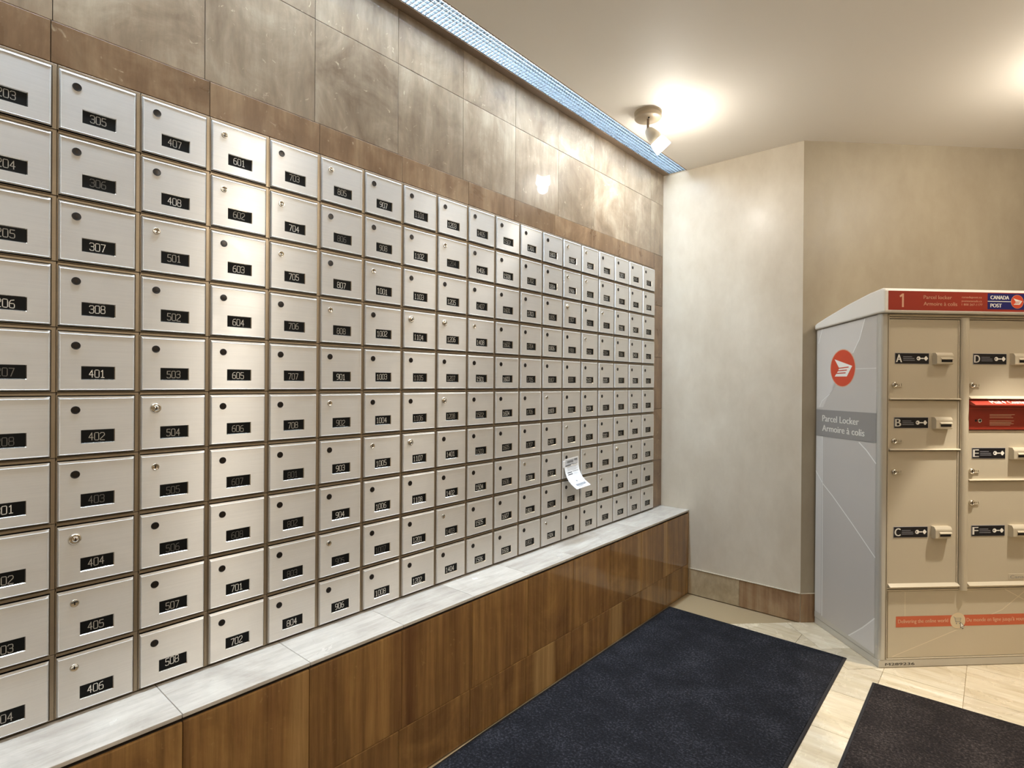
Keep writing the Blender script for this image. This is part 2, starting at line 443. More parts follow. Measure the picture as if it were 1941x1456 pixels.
def digits(mb, txt, y0, z0, h, adv, w, x, mat, tilt=0):
    k = h/6; kx = adv*.74/4
    for n_, ch in enumerate(txt):
        for line in DG[ch]:
            P = [Vector((y0+n_*adv+a*kx, z0+b*k+tilt*(n_*adv+a*kx), 0)) for a, b in line]
            for p, q in zip(P[:-1], P[1:]):
                d = (q-p).normalized(); nn = Vector((-d.y, d.x, 0))*w/2; e = d*w*.4
                mb.poly([(x, *(p-e-nn).xy), (x, *(q+e-nn).xy), (x, *(q+e+nn).xy), (x, *(p-e+nn).xy)], mat)

# ------------------------------------------------------------------ mailboxes
def ring(mb, o, i, xo, xi, mat):
    """four quads between rectangle o (y0,z0,y1,z1) at depth xo and rectangle i at depth xi"""
    a = [(xo, o[0], o[1]), (xo, o[2], o[1]), (xo, o[2], o[3]), (xo, o[0], o[3])]
    b = [(xi, i[0], i[1]), (xi, i[2], i[1]), (xi, i[2], i[3]), (xi, i[0], i[3])]
    mb.add(a+b, [(0,1,5,4), (1,2,6,5), (2,3,7,6), (3,0,4,7)], mat)
D = (.0018, .0042, .1392, .1292)               # door outline in its cell
PL = (.0420, .0292, .1004, .0555)              # number window
def ins(r, d): return (r[0]+d, r[1]+d, r[2]-d, r[3]-d)
def frame_mesh():
    mb = MB(); m = M['steel_frame']
    o = (.0005, .0003, CW-.0005, RH-.0003); h = ins(D, -.0016)
    ring(mb, o, ins(o, .0012), -.004, -.0026, m)
    ring(mb, ins(o, .0012), ins(h, -.0008), -.0026, -.0026, m)
    ring(mb, ins(h, -.0008), h, -.0026, -.0036, m)
    ring(mb, h, h, -.0036, -.013, M['void'])  # gap sides coloured dark: painted shade around the door
    ring(mb, o, o, -.020, -.004, m)
    mb.poly([(-.013, h[0], h[1]), (-.013, h[2], h[1]), (-.013, h[2], h[3]), (-.013, h[0], h[3])], M['void'])
    mb.poly([(-.020, o[0], o[1]), (-.020, o[0], o[3]), (-.020, o[2], o[3]), (-.020, o[2], o[1])], M['void'])
    return mb.mesh('frame')
def door_mesh():
    mb = MB(); m = M['steel']
    ring(mb, D, D, -.012, .0004, m)                     # sides
    e1 = (D[0]+.0022, D[1]+.0022, D[2]-.0022, D[3]-.0052)   # deeper roll along the top
    ring(mb, D, e1, .0004, .0046, m)
    e2 = ins(e1, .0012)
    ring(mb, e1, e2, .0046, .0038, m)                   # shallow pressed line inside the rolled edge
    ring(mb, e2, ins(PL, -.0014), .0038, .0038, m)      # the face around the number window
    ring(mb, ins(PL, -.0014), PL, .0038, .0020, M['chrome'])
    mb.poly([(-.012, D[0], D[1]), (-.012, D[0], D[3]), (-.012, D[2], D[3]), (-.012, D[2], D[1])], m)
    return mb.mesh('door')
RX = Matrix.Rotation(math.pi/2, 4, 'Y')
def lock_mesh(kind):
    mb = MB(); mt = Matrix.Translation((.0040, .0312, .1003)) @ RX
    def key(x, mat, h=.0032, w=.0011): mb.poly([(x, .0312-w, .1003-h), (x, .0312+w, .1003-h), (x, .0312+w, .1003+h), (x, .0312-w, .1003+h)], mat)
    if kind == 0:       # dark flush lock
        mb.lathe([(.0083, -.001), (.0083, .0006), (.0074, .0010), (.0068, .0003)], M['lock_black'], mt, 20, cap=False)
        mb.lathe([(.0069, .0003), (.0040, .0005), (.0001, .0005)], M['lock_black'], mt, 20, cap=False)
        key(.0047, M['lock_core'])
    elif kind == 1:     # small silver lock
        mb.lathe([(.0080, -.001), (.0080, .0008), (.0068, .0016), (.0060, .0008), (.0001, .0010)], M['chrome'], mt, 20, cap=False)
        key(.0053, M['lock_black'])
    else:               # large silver barrel with a collar
        mb.lathe([(.0118, -.001), (.0118, .0010), (.0100, .0034), (.0078, .0040), (.0066, .0030)], M['chrome'], mt, 24, cap=False)
        mb.lathe([(.0066, .0030), (.0060, .0022), (.0058, .0056), (.0001, .0058)], M['chrome'], mt, 24, cap=False)
        key(.0100, M['lock_black'], .0036, .0012)
    return mb.mesh('lock')
FRAME, DOOR, LOCK = frame_mesh(), door_mesh(), [lock_mesh(k) for k in range(3)]
def plate_mesh(txt, ink, tilt, dz):
    mb = MB()
    mb.box((-.002, PL[0]-.003, PL[1]-.003), (.0019, PL[2]+.003, PL[3]+.003), M['plate'])
    n_ = len(txt); adv = .0102
    y0 = PL[0]+(.0128 if n_ == 3 else .0050)
    digits(mb, txt, y0, PL[1]+.0047+dz, .0160, adv, .00135, .0022, ink, tilt)
    return mb.mesh('number_plate')
floors = [3, 4, 5, 6, 7, 8, 9, 10, 11, 12, 14, 15, 16, 17, 18, 19, 20, 21, 22, 23, 24, 25, 26, 27]
seq = [f'{f}0{u}' for f in [2]+floors for u in range(1, 9)]
seq = seq[seq.index('203'):]
BIG = {'404', '504', '1104', '1206', '1107', '1208', '1907', '2402'}
SIL = {'405', '406', '501', '505', '601', '602', '704', '705', '805', '808', '902', '905', '1001', '1005', '1204', '1403', '1408', '1708',
       '1905', '1906', '2007', '2008', '2102', '1808', '2003', '1904', '2301', '2203', '2106'}
BRIGHT = {'406', '508', '702', '804', '906', '1008', '603', '705', '704', '1107', '1108', '1402', '1202', '1004', '1404', '901', '1201'}
FADED = {'403', '505', '607', '608', '306', '803', '802', '801', '905', '1007', '506', '207', '208', '806', '1204'}
ORD = ['topmost', 'second from top', 'third from top', 'fourth from top', 'fifth from top', 'sixth from top', 'seventh from top',
       'eighth from top', 'second from bottom', 'bottom one']
CN = ['leftmost', 'second', 'third', 'fourth', 'fifth', 'sixth', 'seventh', 'eighth', 'ninth', 'tenth']
rn = random.Random(11)
for c in range(19):
    for r in range(10):
        num = seq[c*10+r]
        y = (c-1)*CW; z = Z0+(9-r)*RH
        kind = 2 if num in BIG else 1 if num in SIL else 0
        ink = M['ink'][0 if num in BRIGHT else 2 if num in FADED else (1 if rn.random() < .62 else 0)]
        if c == 0: colname = 'leftmost cut-off column'
        elif c < 10: colname = CN[c]+' column from left'
        elif c == 18: colname = 'rightmost column'
        else: colname = CN[18-c]+' column from right'
        lk = ('dark round lock', 'small silver lock', 'large silver lock')[kind]
        t = thing('mailbox', f'steel mailbox {num} with {lk}, {ORD[r]} in {colname}'.replace('bottom one', 'lowest'), 'mailbox', (0, y, z), 0, 'steel mailboxes in the wall')
        place('frame', FRAME, t)
        d = place('door', DOOR, t)
        place('lock', LOCK[kind], d)
        place('number_plate', plate_mesh(num, ink, rn.uniform(-.05, .05), .004 if num == '508' else rn.uniform(-.0012, .0012)), d)

# ------------------------------------------------------------------ ceiling spotlight
def shade_mat(name, s):
    m, nt, N, L, B = newmat(name)
    e = N.new('ShaderNodeEmission'); e.inputs[0].default_value = WARMW+(1,); e.inputs[1].default_value = s
    L.new(e.outputs[0], N['Material Output'].inputs[0]); return m
M['shade'] = shade_mat('lit_frosted_glass', SHADE_STRENGTH); M['bulb'] = shade_mat('bulb', BULB_STRENGTH)
sp = thing('ceiling_spotlight', 'cream ceiling spotlight with round canopy and glowing white glass shade', 'lamp', (.288, 2.045, ZC))
mb = MB()
mb.lathe([(.061, 0), (.061, -.007), (.057, -.009), (.057, -.013), (.060, -.015), (.060, -.026), (.056, -.031), (.001, -.031)], M['canopy'], None, 40, cap=False)
mb.build('canopy', sp)
mb = MB(); mb.lathe([(.0055, -.030), (.0055, -.070), (.008, -.074), (.008, -.084), (.003, -.088)], M['trim_metal'], None, 14)
mb.build('stem', sp)
mb = MB(); mb.lathe([(.004, -.0285), (.004, -.0345), (.001, -.0345)], M['lock_black'], Matrix.Translation((.012, -.016, 0)), 12, cap=False); mb.build('screw', sp)
ax = Vector((.058, .067, -.095)).normalized()
mt = Matrix.Translation((.0, .0, -.078)) @ ax.to_track_quat('Z', 'Y').to_matrix().to_4x4()
mb = MB(); mb.lathe([(.010, -.006), (.018, .002), (.024, .016), (.029, .036), (.031, .060), (.029, .0615)], M['cream'], mt, 28, cap=False)
mb.lathe([(.001, -.006), (.010, -.006)], M['cream'], mt, 28, cap=False)
mb.build('lamp_holder', sp)
mb = MB(); mb.lathe([(.0295, .0605), (.0335, .070), (.0355, .085), (.0375, .112), (.0355, .112), (.0335, .085), (.029, .064)], M['shade'], mt, 32, cap=False)
mb.build('lamp_shade', sp)
mb = MB(); mb.lathe([(.001, .064), (.020, .066), (.022, .080), (.022, .098), (.016, .103), (.001, .104)], M['bulb'], mt, 20, cap=False)
mb.build('bulb', sp)

# ------------------------------------------------------------------ mats
def mat_carpet(name, a, b, c):
    m, nt, N, L, B = newmat(name)
    tc = N.new('ShaderNodeTexCoord')
    n1 = noise(N, L, tc.outputs['Object'], 120, 4, .75); n2 = noise(N, L, tc.outputs['Object'], 7, 4, .6)
    f = math_(N, L, 'ADD', math_(N, L, 'MULTIPLY', n1, .75), math_(N, L, 'MULTIPLY', n2, .25))
    L.new(ramp(N, L, f, [(.36, lin(a)), (.52, lin(b)), (.68, lin(c))]), B.inputs['Base Color'])
    B.inputs['Roughness'].default_value = .9
    B.inputs['Specular IOR Level'].default_value = .15
    bump(N, L, B, n1, .9, .004); return m
M['pile'] = mat_carpet('mat_pile', '#0d0d10', '#1e1e22', '#4a4a51'); M['pile_brown'] = mat_carpet('mat_pile_brown', '#120f0f', '#292321', '#564d48'); M['rubber'] = plain('mat_rubber', '#191516', .6)
def floor_mat(label, pts, loc, pile):
    t = thing('floor_mat', label, 'mat', loc)
    def off(d):
        c = [sum(p[0] for p in pts)/len(pts), sum(p[1] for p in pts)/len(pts)]; out = []
        for p in pts: out.append((p[0]-math.copysign(d, p[0]-c[0]), p[1]-math.copysign(d, p[1]-c[1])))
        return out
    def dense(q):
        o = []
        for i in range(len(q)):
            a, b = q[i], q[(i+1) % len(q)]
            for k in range(12):
                u = k/12; o.append((a[0]+(b[0]-a[0])*u, a[1]+(b[1]-a[1])*u))
        return o
    A, Bq, Cq = dense(pts), dense(off(.004)), dense(off(.010))
    n = len(A); mb = MB()
    vs_ = [(x, y, 0) for x, y in A]+[(x, y, .002) for x, y in A]+[(x, y, .0045) for x, y in Bq]+[(x, y, .0048) for x, y in Cq]
    fs = [(r*n+i, r*n+(i+1) % n, (r+1)*n+(i+1) % n, (r+1)*n+i) for r in range(3) for i in range(n)]+[list(range(n))[::-1]]
    mb.add(vs_, fs, M['rubber']); mb.build('rubber_edge', t)
    Dq = dense(off(.0125)); mb = MB()
    vs_ = [(x, y, .0046) for x, y in Cq]+[(x, y, .0078) for x, y in Dq]
    mb.add(vs_, [(i, (i+1) % n, n+(i+1) % n, n+i) for i in range(n)]+[list(range(n, 2*n))], pile)
    mb.build('pile', t)
floor_mat('long charcoal mat lying against the brown stone ledge', [(.034, -.9), (.842, -.85), (.832, 2.545), (.0012, 2.555), (.0018, 1.12), (.016, .5)], (.167, 0, .0002), M['pile'])
floor_mat('dark brown mat in the right foreground, in front of the parcel locker', [(0, -.9), (.83, -.9), (.832, 2.41), (-.004, 2.386)], (1.121, 0, .0002), M['pile_brown'])

# ------------------------------------------------------------------ lettering from the built-in font
_tc = {}
def glyphs(txt):
    if txt not in _tc:
        cu = bpy.data.curves.new('t', 'FONT'); cu.body = txt; cu.resolution_u = 3
        o = bpy.data.objects.new('t', cu); COL.objects.link(o)
        dg = bpy.context.evaluated_depsgraph_get(); dg.update()
        me = bpy.data.meshes.new_from_object(o.evaluated_get(dg))
        _tc[txt] = ([v.co[:2] for v in me.vertices], [list(p.vertices) for p in me.polygons])
        bpy.data.objects.remove(o); bpy.data.curves.remove(cu); bpy.data.meshes.remove(me)
    return _tc[txt]
CAPH = max(v[1] for v in glyphs('H')[0])
def text(mb, txt, u0, v0, cap, fn, mat, u1=None, bold=0):
    """lay txt from (u0,v0), capitals cap high, squeezed to end at u1; fn maps (u,v) to 3-D"""
    V, P = glyphs(txt); k = cap/CAPH
    xa, xb = min(v[0] for v in V), max(v[0] for v in V)
    kx = k if u1 is None else (u1-u0)/(xb-xa)
    for d in ([0] if not bold else [-bold, bold]):
        mb.add([fn(u0+(v[0]-xa)*kx+d, v0+v[1]*k) for v in V], P, mat)

# ------------------------------------------------------------------ parcel locker
E_ = {}
E_['beige'] = plain('locker_beige_enamel', '#c6baa3', .30, .1, coat=.25)
E_['cap'] = plain('locker_cap_plastic', '#e6e1d7', .4)
E_['post'] = plain('locker_silver_post', '#c4c0b6', .30, .3)
E_['base'] = plain('locker_base_grey', '#c6c0b3', .4, .2)
E_['side'] = plain('locker_side_grey', '#c3bcb3', .42, .05)
E_['side_light'] = plain('print_pale_line', '#eeebe4', .42)
E_['side_soft'] = plain('print_pale_band', '#d3cdc5', .42)
E_['band'] = plain('print_grey_band', '#918c86', .42)
E_['red'] = plain('print_red', '#98301f', .4)
E_['orange'] = plain('print_orange_red', '#cf4a2c', .4)
E_['rim'] = plain('print_pale_rim', '#d9a98a', .4)
E_['peach'] = plain('print_peach', '#efc6a6', .5)
E_['navy'] = plain('print_navy', '#1d1f63', .4)
E_['black'] = plain('print_black', '#101016', .35)
E_['strip'] = plain('print_orange_strip', '#c9603c', .45)
E_['cartbg'] = plain('print_cream', '#d8c8a6', .5)
E_['soft'] = plain('print_soft_line', '#ddd0b8', .35)
E_['grey'] = plain('print_grey', '#8b8a90', .5)
LWD, LDP = .98, .445
L_ = thing('parcel_locker', 'beige steel parcel locker with red header and lettered doors by the angled wall', 'parcel locker', (1.118, 2.54, 0), math.pi/4)
def front(y): return lambda u, v: (u, y, v)
B_ = E_['beige']
mb = MB(); mb.prism([(.004, .034), (LDP, .034), (LDP, 1.468), (.004, 1.4965)], .0045, LWD-.0045, B_, 0); 
o = mb.build('body', L_)
# carcass front is set back behind the doors
o.data.transform(Matrix.Translation((0, 0, 0)))
for v in o.data.vertices:
    if v.co.y < .01: v.co.y = .026
# base
mb = MB(); mb.box((0, .001, 0), (LWD, LDP, .0335), E_['base'], .003)
base = mb.build('base', L_)
mb = MB(); text(mb, 'M289236', .0285, .0098, .0105, front(.0006), E_['black'], .1595, .0002); mb.build('serial_number', base)
# corner posts, rounded
for sgn, x0 in ((1, 0), (-1, LWD)):
    prof = [(x0, .028), (x0, .012)]+[(x0+sgn*(.012-.012*math.cos(a)), .012-.012*math.sin(a)) for a in [math.pi/2*k/6 for k in range(1, 7)]]+[(x0+sgn*.024, 0), (x0+sgn*.024, .028)]
    mb = MB(); mb.prism(prof if sgn > 0 else prof[::-1], .0337, 1.4968, E_['post'], 2); mb.build('corner_post', L_)
# front frame: stiles, rails and the rounded pillar between the door columns
mb = MB()
for x0, x1, z0, z1 in ((.0246, .0278, .0337, 1.4968), (.0312, .0346, .0337, 1.4968), (.943, .947, .0337, 1.4968), (.949, .955, .0337, 1.4968),
                       (.0355, .942, 1.4785, 1.4830), (.0355, .942, 1.4860, 1.4965), (.0355, .942, .3245, .3300), (.0355, .942, .3330, .3395), (.0355, .942, .0340, .0375)):
    mb.box((x0, .0005, z0), (x1, .027, z1), B_, .0012)
mb.build('front_frame', L_)
def pillar(x0, x1):
    c = (x0+x1)/2; r = (x1-x0)/2
    prof = [(x0, .0265)]+[(c-r*math.cos(a), .000-.014*math.sin(a)) for a in [math.pi*k/10 for k in range(11)]]+[(x1, .0265)]
    mb = MB(); mb.prism(prof, .3255, 1.4835, B_, 2); mb.build('pillar', L_)
pillar(.3535, .3895)
# doors
def sign(mb, letter, x, z, w=.1525, h=.046):
    y = .0028
    mb.box((x, y, z), (x+w, .0045, z+h), E_['grey'], .0005)
    mb.poly([(x+.0014, y-.0002, z+.0014), (x+w-.0014, y-.0002, z+.0014), (x+w-.0014, y-.0002, z+h-.0014), (x+.0014, y-.0002, z+h-.0014)], E_['black'])
    f = front(y-.0004)
    text(mb, letter, x+.005, z+.007, .0325, f, M['white'], x+.030, .0010)
    for k, (dz, l) in enumerate(((.0300, .040), (.0225, .050), (.0150, .052))):
        mb.poly([f(x+.036, z+dz-.001), f(x+.036+l, z+dz-.001), f(x+.036+l, z+dz+.0014), f(x+.036, z+dz+.0014)], E_['grey'])
    def disc(cx, cz, r, n=16, s=1):
        mb.poly([f(cx+r*math.cos(2*math.pi*i/n), cz+r*math.sin(2*math.pi*i/n)) for i in range(n)], M['white'])
    kx, kz = x+.105, z+.0235
    disc(kx, kz, .0088)
    f = front(y-.0006)
    mb.poly([f(kx-.003+.003*math.cos(2*math.pi*i/10), kz+.003*math.sin(2*math.pi*i/10)) for i in range(10)], E_['black'])
    f = front(y-.0004)
    mb.poly([f(kx+.006, kz-.0022), f(kx+.023, kz-.0022), f(kx+.023, kz+.0022), f(kx+.006, kz+.0022)], M['white'])
    d = .0095; cx = x+.138
    mb.poly([f(cx-d, kz), f(cx-.002, kz-d), f(cx+.002, kz-d), f(cx+d, kz), f(cx+.002, kz+d), f(cx-.002, kz+d)], M['white'])
def handle(mb, x, z, w=.074, h=.050):
    p = -.0235
    prof = [(.0045, z), (p+.010, z), (p+.004, z+.004), (p+.004, z+h-.013), (p+.006, z+h-.008), (p+.012, z+h), (.0045, z+h)]
    mb.prism(prof, x, x+w, B_, 0)
    mb.box((x+.020, p+.0032, z+.010), (x+w-.006, p+.006, z+.022), E_['black'])
    mb.prism([(p+.006, z+.020), (p-.001, z+.0215), (p-.001, z+.0245), (p+.006, z+.031)], x+.017, x+w-.004, B_, 0)
RF = Matrix.Rotation(math.pi/2, 4, 'X')
def lock(mb, x, z):
    mt_ = Matrix.Translation((x, .0045, z)) @ RF
    mb.lathe([(.0122, 0), (.0122, .005), (.0098, .010), (.0070, .011), (.0070, .0085), (.0002, .0085)], M['chrome'], mt_, 18, cap=False)
    mb.poly([(x-.0012, -.0042, z-.005), (x+.0012, -.0042, z-.005), (x+.0012, -.0042, z+.005), (x-.0012, -.0042, z+.005)], E_['black'])
    mb.box((x+.011, .0005, z-.0085), (x+.034, .0045, z-.0055), B_, .0008)
    mb.box((x+.011, .0005, z-.0085), (x+.0135, .0045, z+.006), B_, .0008)
    mb.box((x+.022, .0005, z-.0085), (x+.0245, .0045, z+.005), B_, .0008)
    mb.box((x+.0315, .0005, z-.0085), (x+.034, .0045, z+.006), B_, .0008)
def door(letter, x0, x1, z0, z1, sx, sz, lx, lz, lip):
    mb = MB()
    mb.box((x0, .0045, z0), (x1, .0275, z1), B_, .0022)
    mb.box((x1-.005, .0010, z0+.001), (x1, .006, z1-.001), B_, .0012)            # rolled edge on the hinge side
    if lip: mb.prism([(.0050, z0), (-.0085, z0+.0005), (-.0095, z0+.003), (-.006, z0+.0062), (.0050, z0+.0075)], x0, x1, B_, 0)
    else: mb.prism([(.0050, z0-.001), (-.010, z0-.0005), (-.012, z0+.0015), (.0050, z0+.013)], x0+.002, x1, B_, 0)
    d = mb.build('door', L_)
    d['label'] = f'beige locker door marked {letter}'
    m2 = MB(); sign(m2, letter, sx, sz); m2.build('sign', d)
    m2 = MB(); handle(m2, sx+.169, sz-.002); m2.build('handle', d)
    m2 = MB(); lock(m2, lx, lz); m2.build('lock', d)
    return d
door('A', .0368, .3505, 1.1345, 1.4760, .0620, 1.2865, .0593, 1.1972, True)
door('B', .0368, .3505, .9200, 1.1315, .0606, 1.0140, .0600, .9598, True)
door('C', .0368, .3505, .3430, .9170, .0625, .5500, .0610, .8288, False)
door('D', .3915, .9415, 1.1400, 1.4760, .4140, 1.2875, .4090, 1.1981, False)
door('E', .3915, .9415, .7900, 1.0050, .4125, .8840, .4100, .8309, True)
dF = door('F', .3915, .9415, .3430, .7870, .4130, .5520, .4110, .6962, False)
mb = MB(); mb.box((.585, .0034, .362), (.76, .0048, .388), B_, .0006)
text(mb, 'Canada Post', .5925, .368, .013, front(.0030), E_['band'], .75); mb.build('embossed_plate', dF)
# red mail slot
mb = MB(); mb.box((.3915, -.001, 1.0080), (.9415, .0275, 1.1180), E_['red'], .0015)
slot = mb.build('mail_slot', L_); slot['label'] = 'red mail slot with sloping hood'
mb = MB(); mb.prism([(.0045, 1.1375), (-.030, 1.1180), (-.034, 1.1150), (-.033, 1.1110), (-.028, 1.1105), (.0, 1.1150)], .3915, .9415, E_['red'], 0)
def hood(u, v): # v runs down the slope
    a = Vector((.0045, 1.1375)); b = Vector((-.030, 1.1180)); p = a+(b-a)*v; nn = Vector((-.0195, .0345)).normalized()*.0005
    return (u, p.x+nn.x, p.y+nn.y)
hb = lambda u, v: hood(u, .86-v)
text(mb, 'Mail', .476, .0, .62, hb, M['white'], .522, .0006)
mb.poly([hb(.530, .3), hb(.5375, 0), hb(.545, .3), hb(.5375, .62)], M['white'])
text(mb, 'Courrier', .557, .0, .62, hb, M['white'], .640, .0006)
mb.build('hood', slot)
mb = MB(); f = front(-.0013)
for z, l in ((1.072, .115), (1.066, .100), (1.059, .108), (1.045, .112), (1.038, .100), (1.033, .110), (1.027, .095)):
    mb.poly([f(.487, z), f(.487+l, z), f(.487+l, z+.0018), f(.487, z+.0018)], E_['peach'])
mb.poly([f(.395, 1.098), f(.938, 1.098), f(.938, 1.1005), f(.395, 1.1005)], E_['orange'])
mb.build('slot_print', slot)
mb = MB(); mt_ = Matrix.Translation((.4416, -.001, 1.047)) @ RF
mb.lathe([(.0090, 0), (.0090, .003), (.0050, .004), (.0048, .001)], M['chrome'], mt_, 20, cap=False)
mb.lathe([(.0048, .001), (.0002, .001)], E_['black'], mt_, 20, cap=False)
mb.lathe([(.0055, .0003), (.0002, .0006)], E_['black'], Matrix.Translation((.4250, -.001, 1.047)) @ RF, 14, cap=False)
mb.build('lock', slot)
# lower panel with printed strip and cart emblem
mb = MB(); mb.box((.0410, .0050, .0385), (.9415, .0275, .3230), B_, .002)
low = mb.build('lower_panel', L_)
def line2(mb, pts, w, f, mat):
    for p, q in zip(pts[:-1], pts[1:]):
        p, q = Vector(p), Vector(q); d = (q-p).normalized(); nn = Vector((-d.y, d.x))*w/2
        mb.poly([f(*(p-nn)), f(*(q-nn)), f(*(q+nn)), f(*(p+nn))], mat)
def disc2(mb, cx, cz, r, f, mat, n=32): mb.poly([f(cx+r*math.cos(2*math.pi*i/n), cz+r*math.sin(2*math.pi*i/n)) for i in range(n)], mat)
mb = MB(); f = front(.0047)
line2(mb, [(.062, .045), (.36, .155), (.56, .235), (.66, .31)], .003, f, E_['soft'])
line2(mb, [(.118, .215), (.118, .318)], .0025, f, E_['soft'])
line2(mb, [(.57, .322), (.66, .275), (.80, .24), (.93, .14)], .003, f, E_['soft'])
f = front(.0045)
mb.poly([f(.0775, .1685), f(.925, .1685), f(.925, .2155), f(.0775, .2150)], E_['strip'])
f = front(.0043)
text(mb, 'Delivering the online world', .0870, .1862, .0155, f, E_['peach'], .312, .0003)
text(mb, "Du monde en ligne jusqu'à vous", .3960, .1862, .0155, f, E_['peach'], .660, .0003)
disc2(mb, .3561, .1918, .0345, f, E_['cartbg'])
f = front(.0041)
for r0, r1 in ((.0300, .0312),):
    for i in range(32):
        a, b = 2*math.pi*i/32, 2*math.pi*(i+1)/32
        mb.poly([f(.3561+r0*math.cos(a), .1918+r0*math.sin(a)), f(.3561+r1*math.cos(a), .1918+r1*math.sin(a)), f(.3561+r1*math.cos(b), .1918+r1*math.sin(b)), f(.3561+r0*math.cos(b), .1918+r0*math.sin(b))], E_['peach'])
cc = E_['band']
line2(mb, [(.336, .208), (.342, .206), (.3465, .186), (.367, .186)], .0022, f, cc)
line2(mb, [(.343, .202), (.371, .202), (.367, .190), (.3455, .190)], .0018, f, cc)
line2(mb, [(.344, .196), (.369, .196)], .0012, f, cc)
disc2(mb, .350, .1795, .0028, f, cc, 12); disc2(mb, .364, .1795, .0028, f, cc, 12)
f = front(.0039)
mb.poly([f(.367, .187), f(.3675, .159), f(.374, .164), f(.378, .155), (.3825, .0039, .157), f(.379, .166), f(.387, .167)], E_['black'])
f = front(.0037)
mb.poly([f(.3688, .1830), f(.3690, .1625), f(.3745, .1665), f(.3790, .1575), f(.3808, .1585), f(.3768, .1675), f(.3835, .1682)], M['white'])
mb.build('printed_strip', low)
# side panels
def emblem(mb, cx, cz, r, f0, step):
    f = f0(0); disc2(mb, cx, cz, r*1.05, f, E_['rim'])
    f = f0(step); disc2(mb, cx, cz, r, f, E_['orange'])
    f = f0(2*step)
    w = lambda pts: [f(cx+a*r, cz+b*r) for a, b in pts]
    mb.poly(w([(-.67, .51), (.80, .10), (.52, .035), (-.27, .005)]), M['white'])
    mb.poly(w([(-.27, .005), (.52, .035), (.80, .10), (.60, -.16), (-.36, -.16)]), M['white'])
    mb.poly(w([(-.36, -.16), (.60, -.16), (.37, -.465), (-.65, -.46)]), M['white'])
    f = f0(3*step)
    for a0, b0, a1, b1 in ((-.27, .0, .52, .045), (-.38, -.145, .38, -.115), (-.50, -.285, .28, -.265)):
        mb.poly([f(cx+a0*r, cz+(b0-.028)*r), f(cx+a1*r, cz+(b1-.028)*r), f(cx+a1*r, cz+(b1+.028)*r), f(cx+a0*r, cz+(b0+.028)*r)], E_['orange'])
for left in (True, False):
    X = (lambda d: -d) if left else (lambda d: LWD+d)
    sx = (lambda u: u) if left else (lambda u: LDP-u+.02)
    def sf(d): return lambda u, v: (X(d), u, v)
    mb = MB()
    a, b = sorted((X(-.0045), X(.0)))
    mb.prism([(.0262, .0345), (LDP-.001, .0345), (LDP-.001, 1.4665), (.0262, 1.4950)], a, b, E_['side'], 0)
    sd = mb.build('side_panel', L_)
    if not left: continue
    mb = MB(); f = sf(.0012)
    mb.poly([f(.0262, .0345), f(LDP-.001, .0345), f(LDP-.001, .062), f(.0262, .046)], E_['base'])
    mb.build('bottom_rail', sd)
    mb = MB(); f = sf(.0004)
    mb.poly([f(.3960, .066), f(LDP-.002, .066), f(LDP-.002, 1.0), f(.3960, .95)], E_['side_soft'])
    mb.poly([f(.10, 1.485), f(.135, 1.4), f(.178, 1.341), f(.30, 1.19), f(.36, 1.13), f(.39, 1.085), f(.44, 1.08), f(.44, 1.467)], E_['side_soft'])
    mb.poly([f(.196, .046), f(.0265, .046), f(.0265, .200)], E_['side_soft'])
    mb.poly([f(.0265, 1.265), f(.25, 1.268), f(.33, 1.18), f(.0265, 1.08)], E_['side'])
    f = sf(.0007)
    line2(mb, [(.386, .060), (.386, .30), (.388, .62), (.393, .95)], .005, f, E_['side_light'])
    line2(mb, [(.443, .765), (.385, .709), (.3127, .665), (.17, .565), (.0265, .4585)], .005, f, E_['side_light'])
    line2(mb, [(.1335, .9405), (.085, .910), (.0265, .860)], .005, f, E_['side_light'])
    line2(mb, [(.198, .046), (.10, .128), (.0265, .200)], .005, f, E_['side_light'])
    line2(mb, [(.102, 1.487), (.135, 1.4), (.178, 1.341)], .006, f, E_['side_light'])
    line2(mb, [(.34, 1.15), (.40, 1.115), (.417, 1.085)], .003, f, E_['side_light'])
    line2(mb, [(.40, 1.47), (.43, 1.40)], .004, f, E_['side_light'])
    line2(mb, [(.03, 1.268), (.16, 1.268)], .002, f, E_['side_light'])
    mb.build('printed_lines', sd)
    mb = MB(); f = sf(.0010)
    mb.poly([f(.0265, .948), f(LDP-.002, .941), f(LDP-.002, 1.0725), f(.0265, 1.0755)], E_['band'])
    fm = lambda u, v: (-.0014, -u, v)
    text(mb, 'Parcel Locker', -.393, 1.0165, .030, fm, M['white'], -.134, .0011)
    text(mb, 'Armoire à colis', -.393, .9690, .030, fm, M['white'], -.098, .0011)
    mb.build('name_band', sd)
    mb = MB(); emblem(mb, -.2475, 1.2735, .0845, lambda d: (lambda u, v: (-.0008-d, -u, v)), .0004); mb.build('emblem', sd)
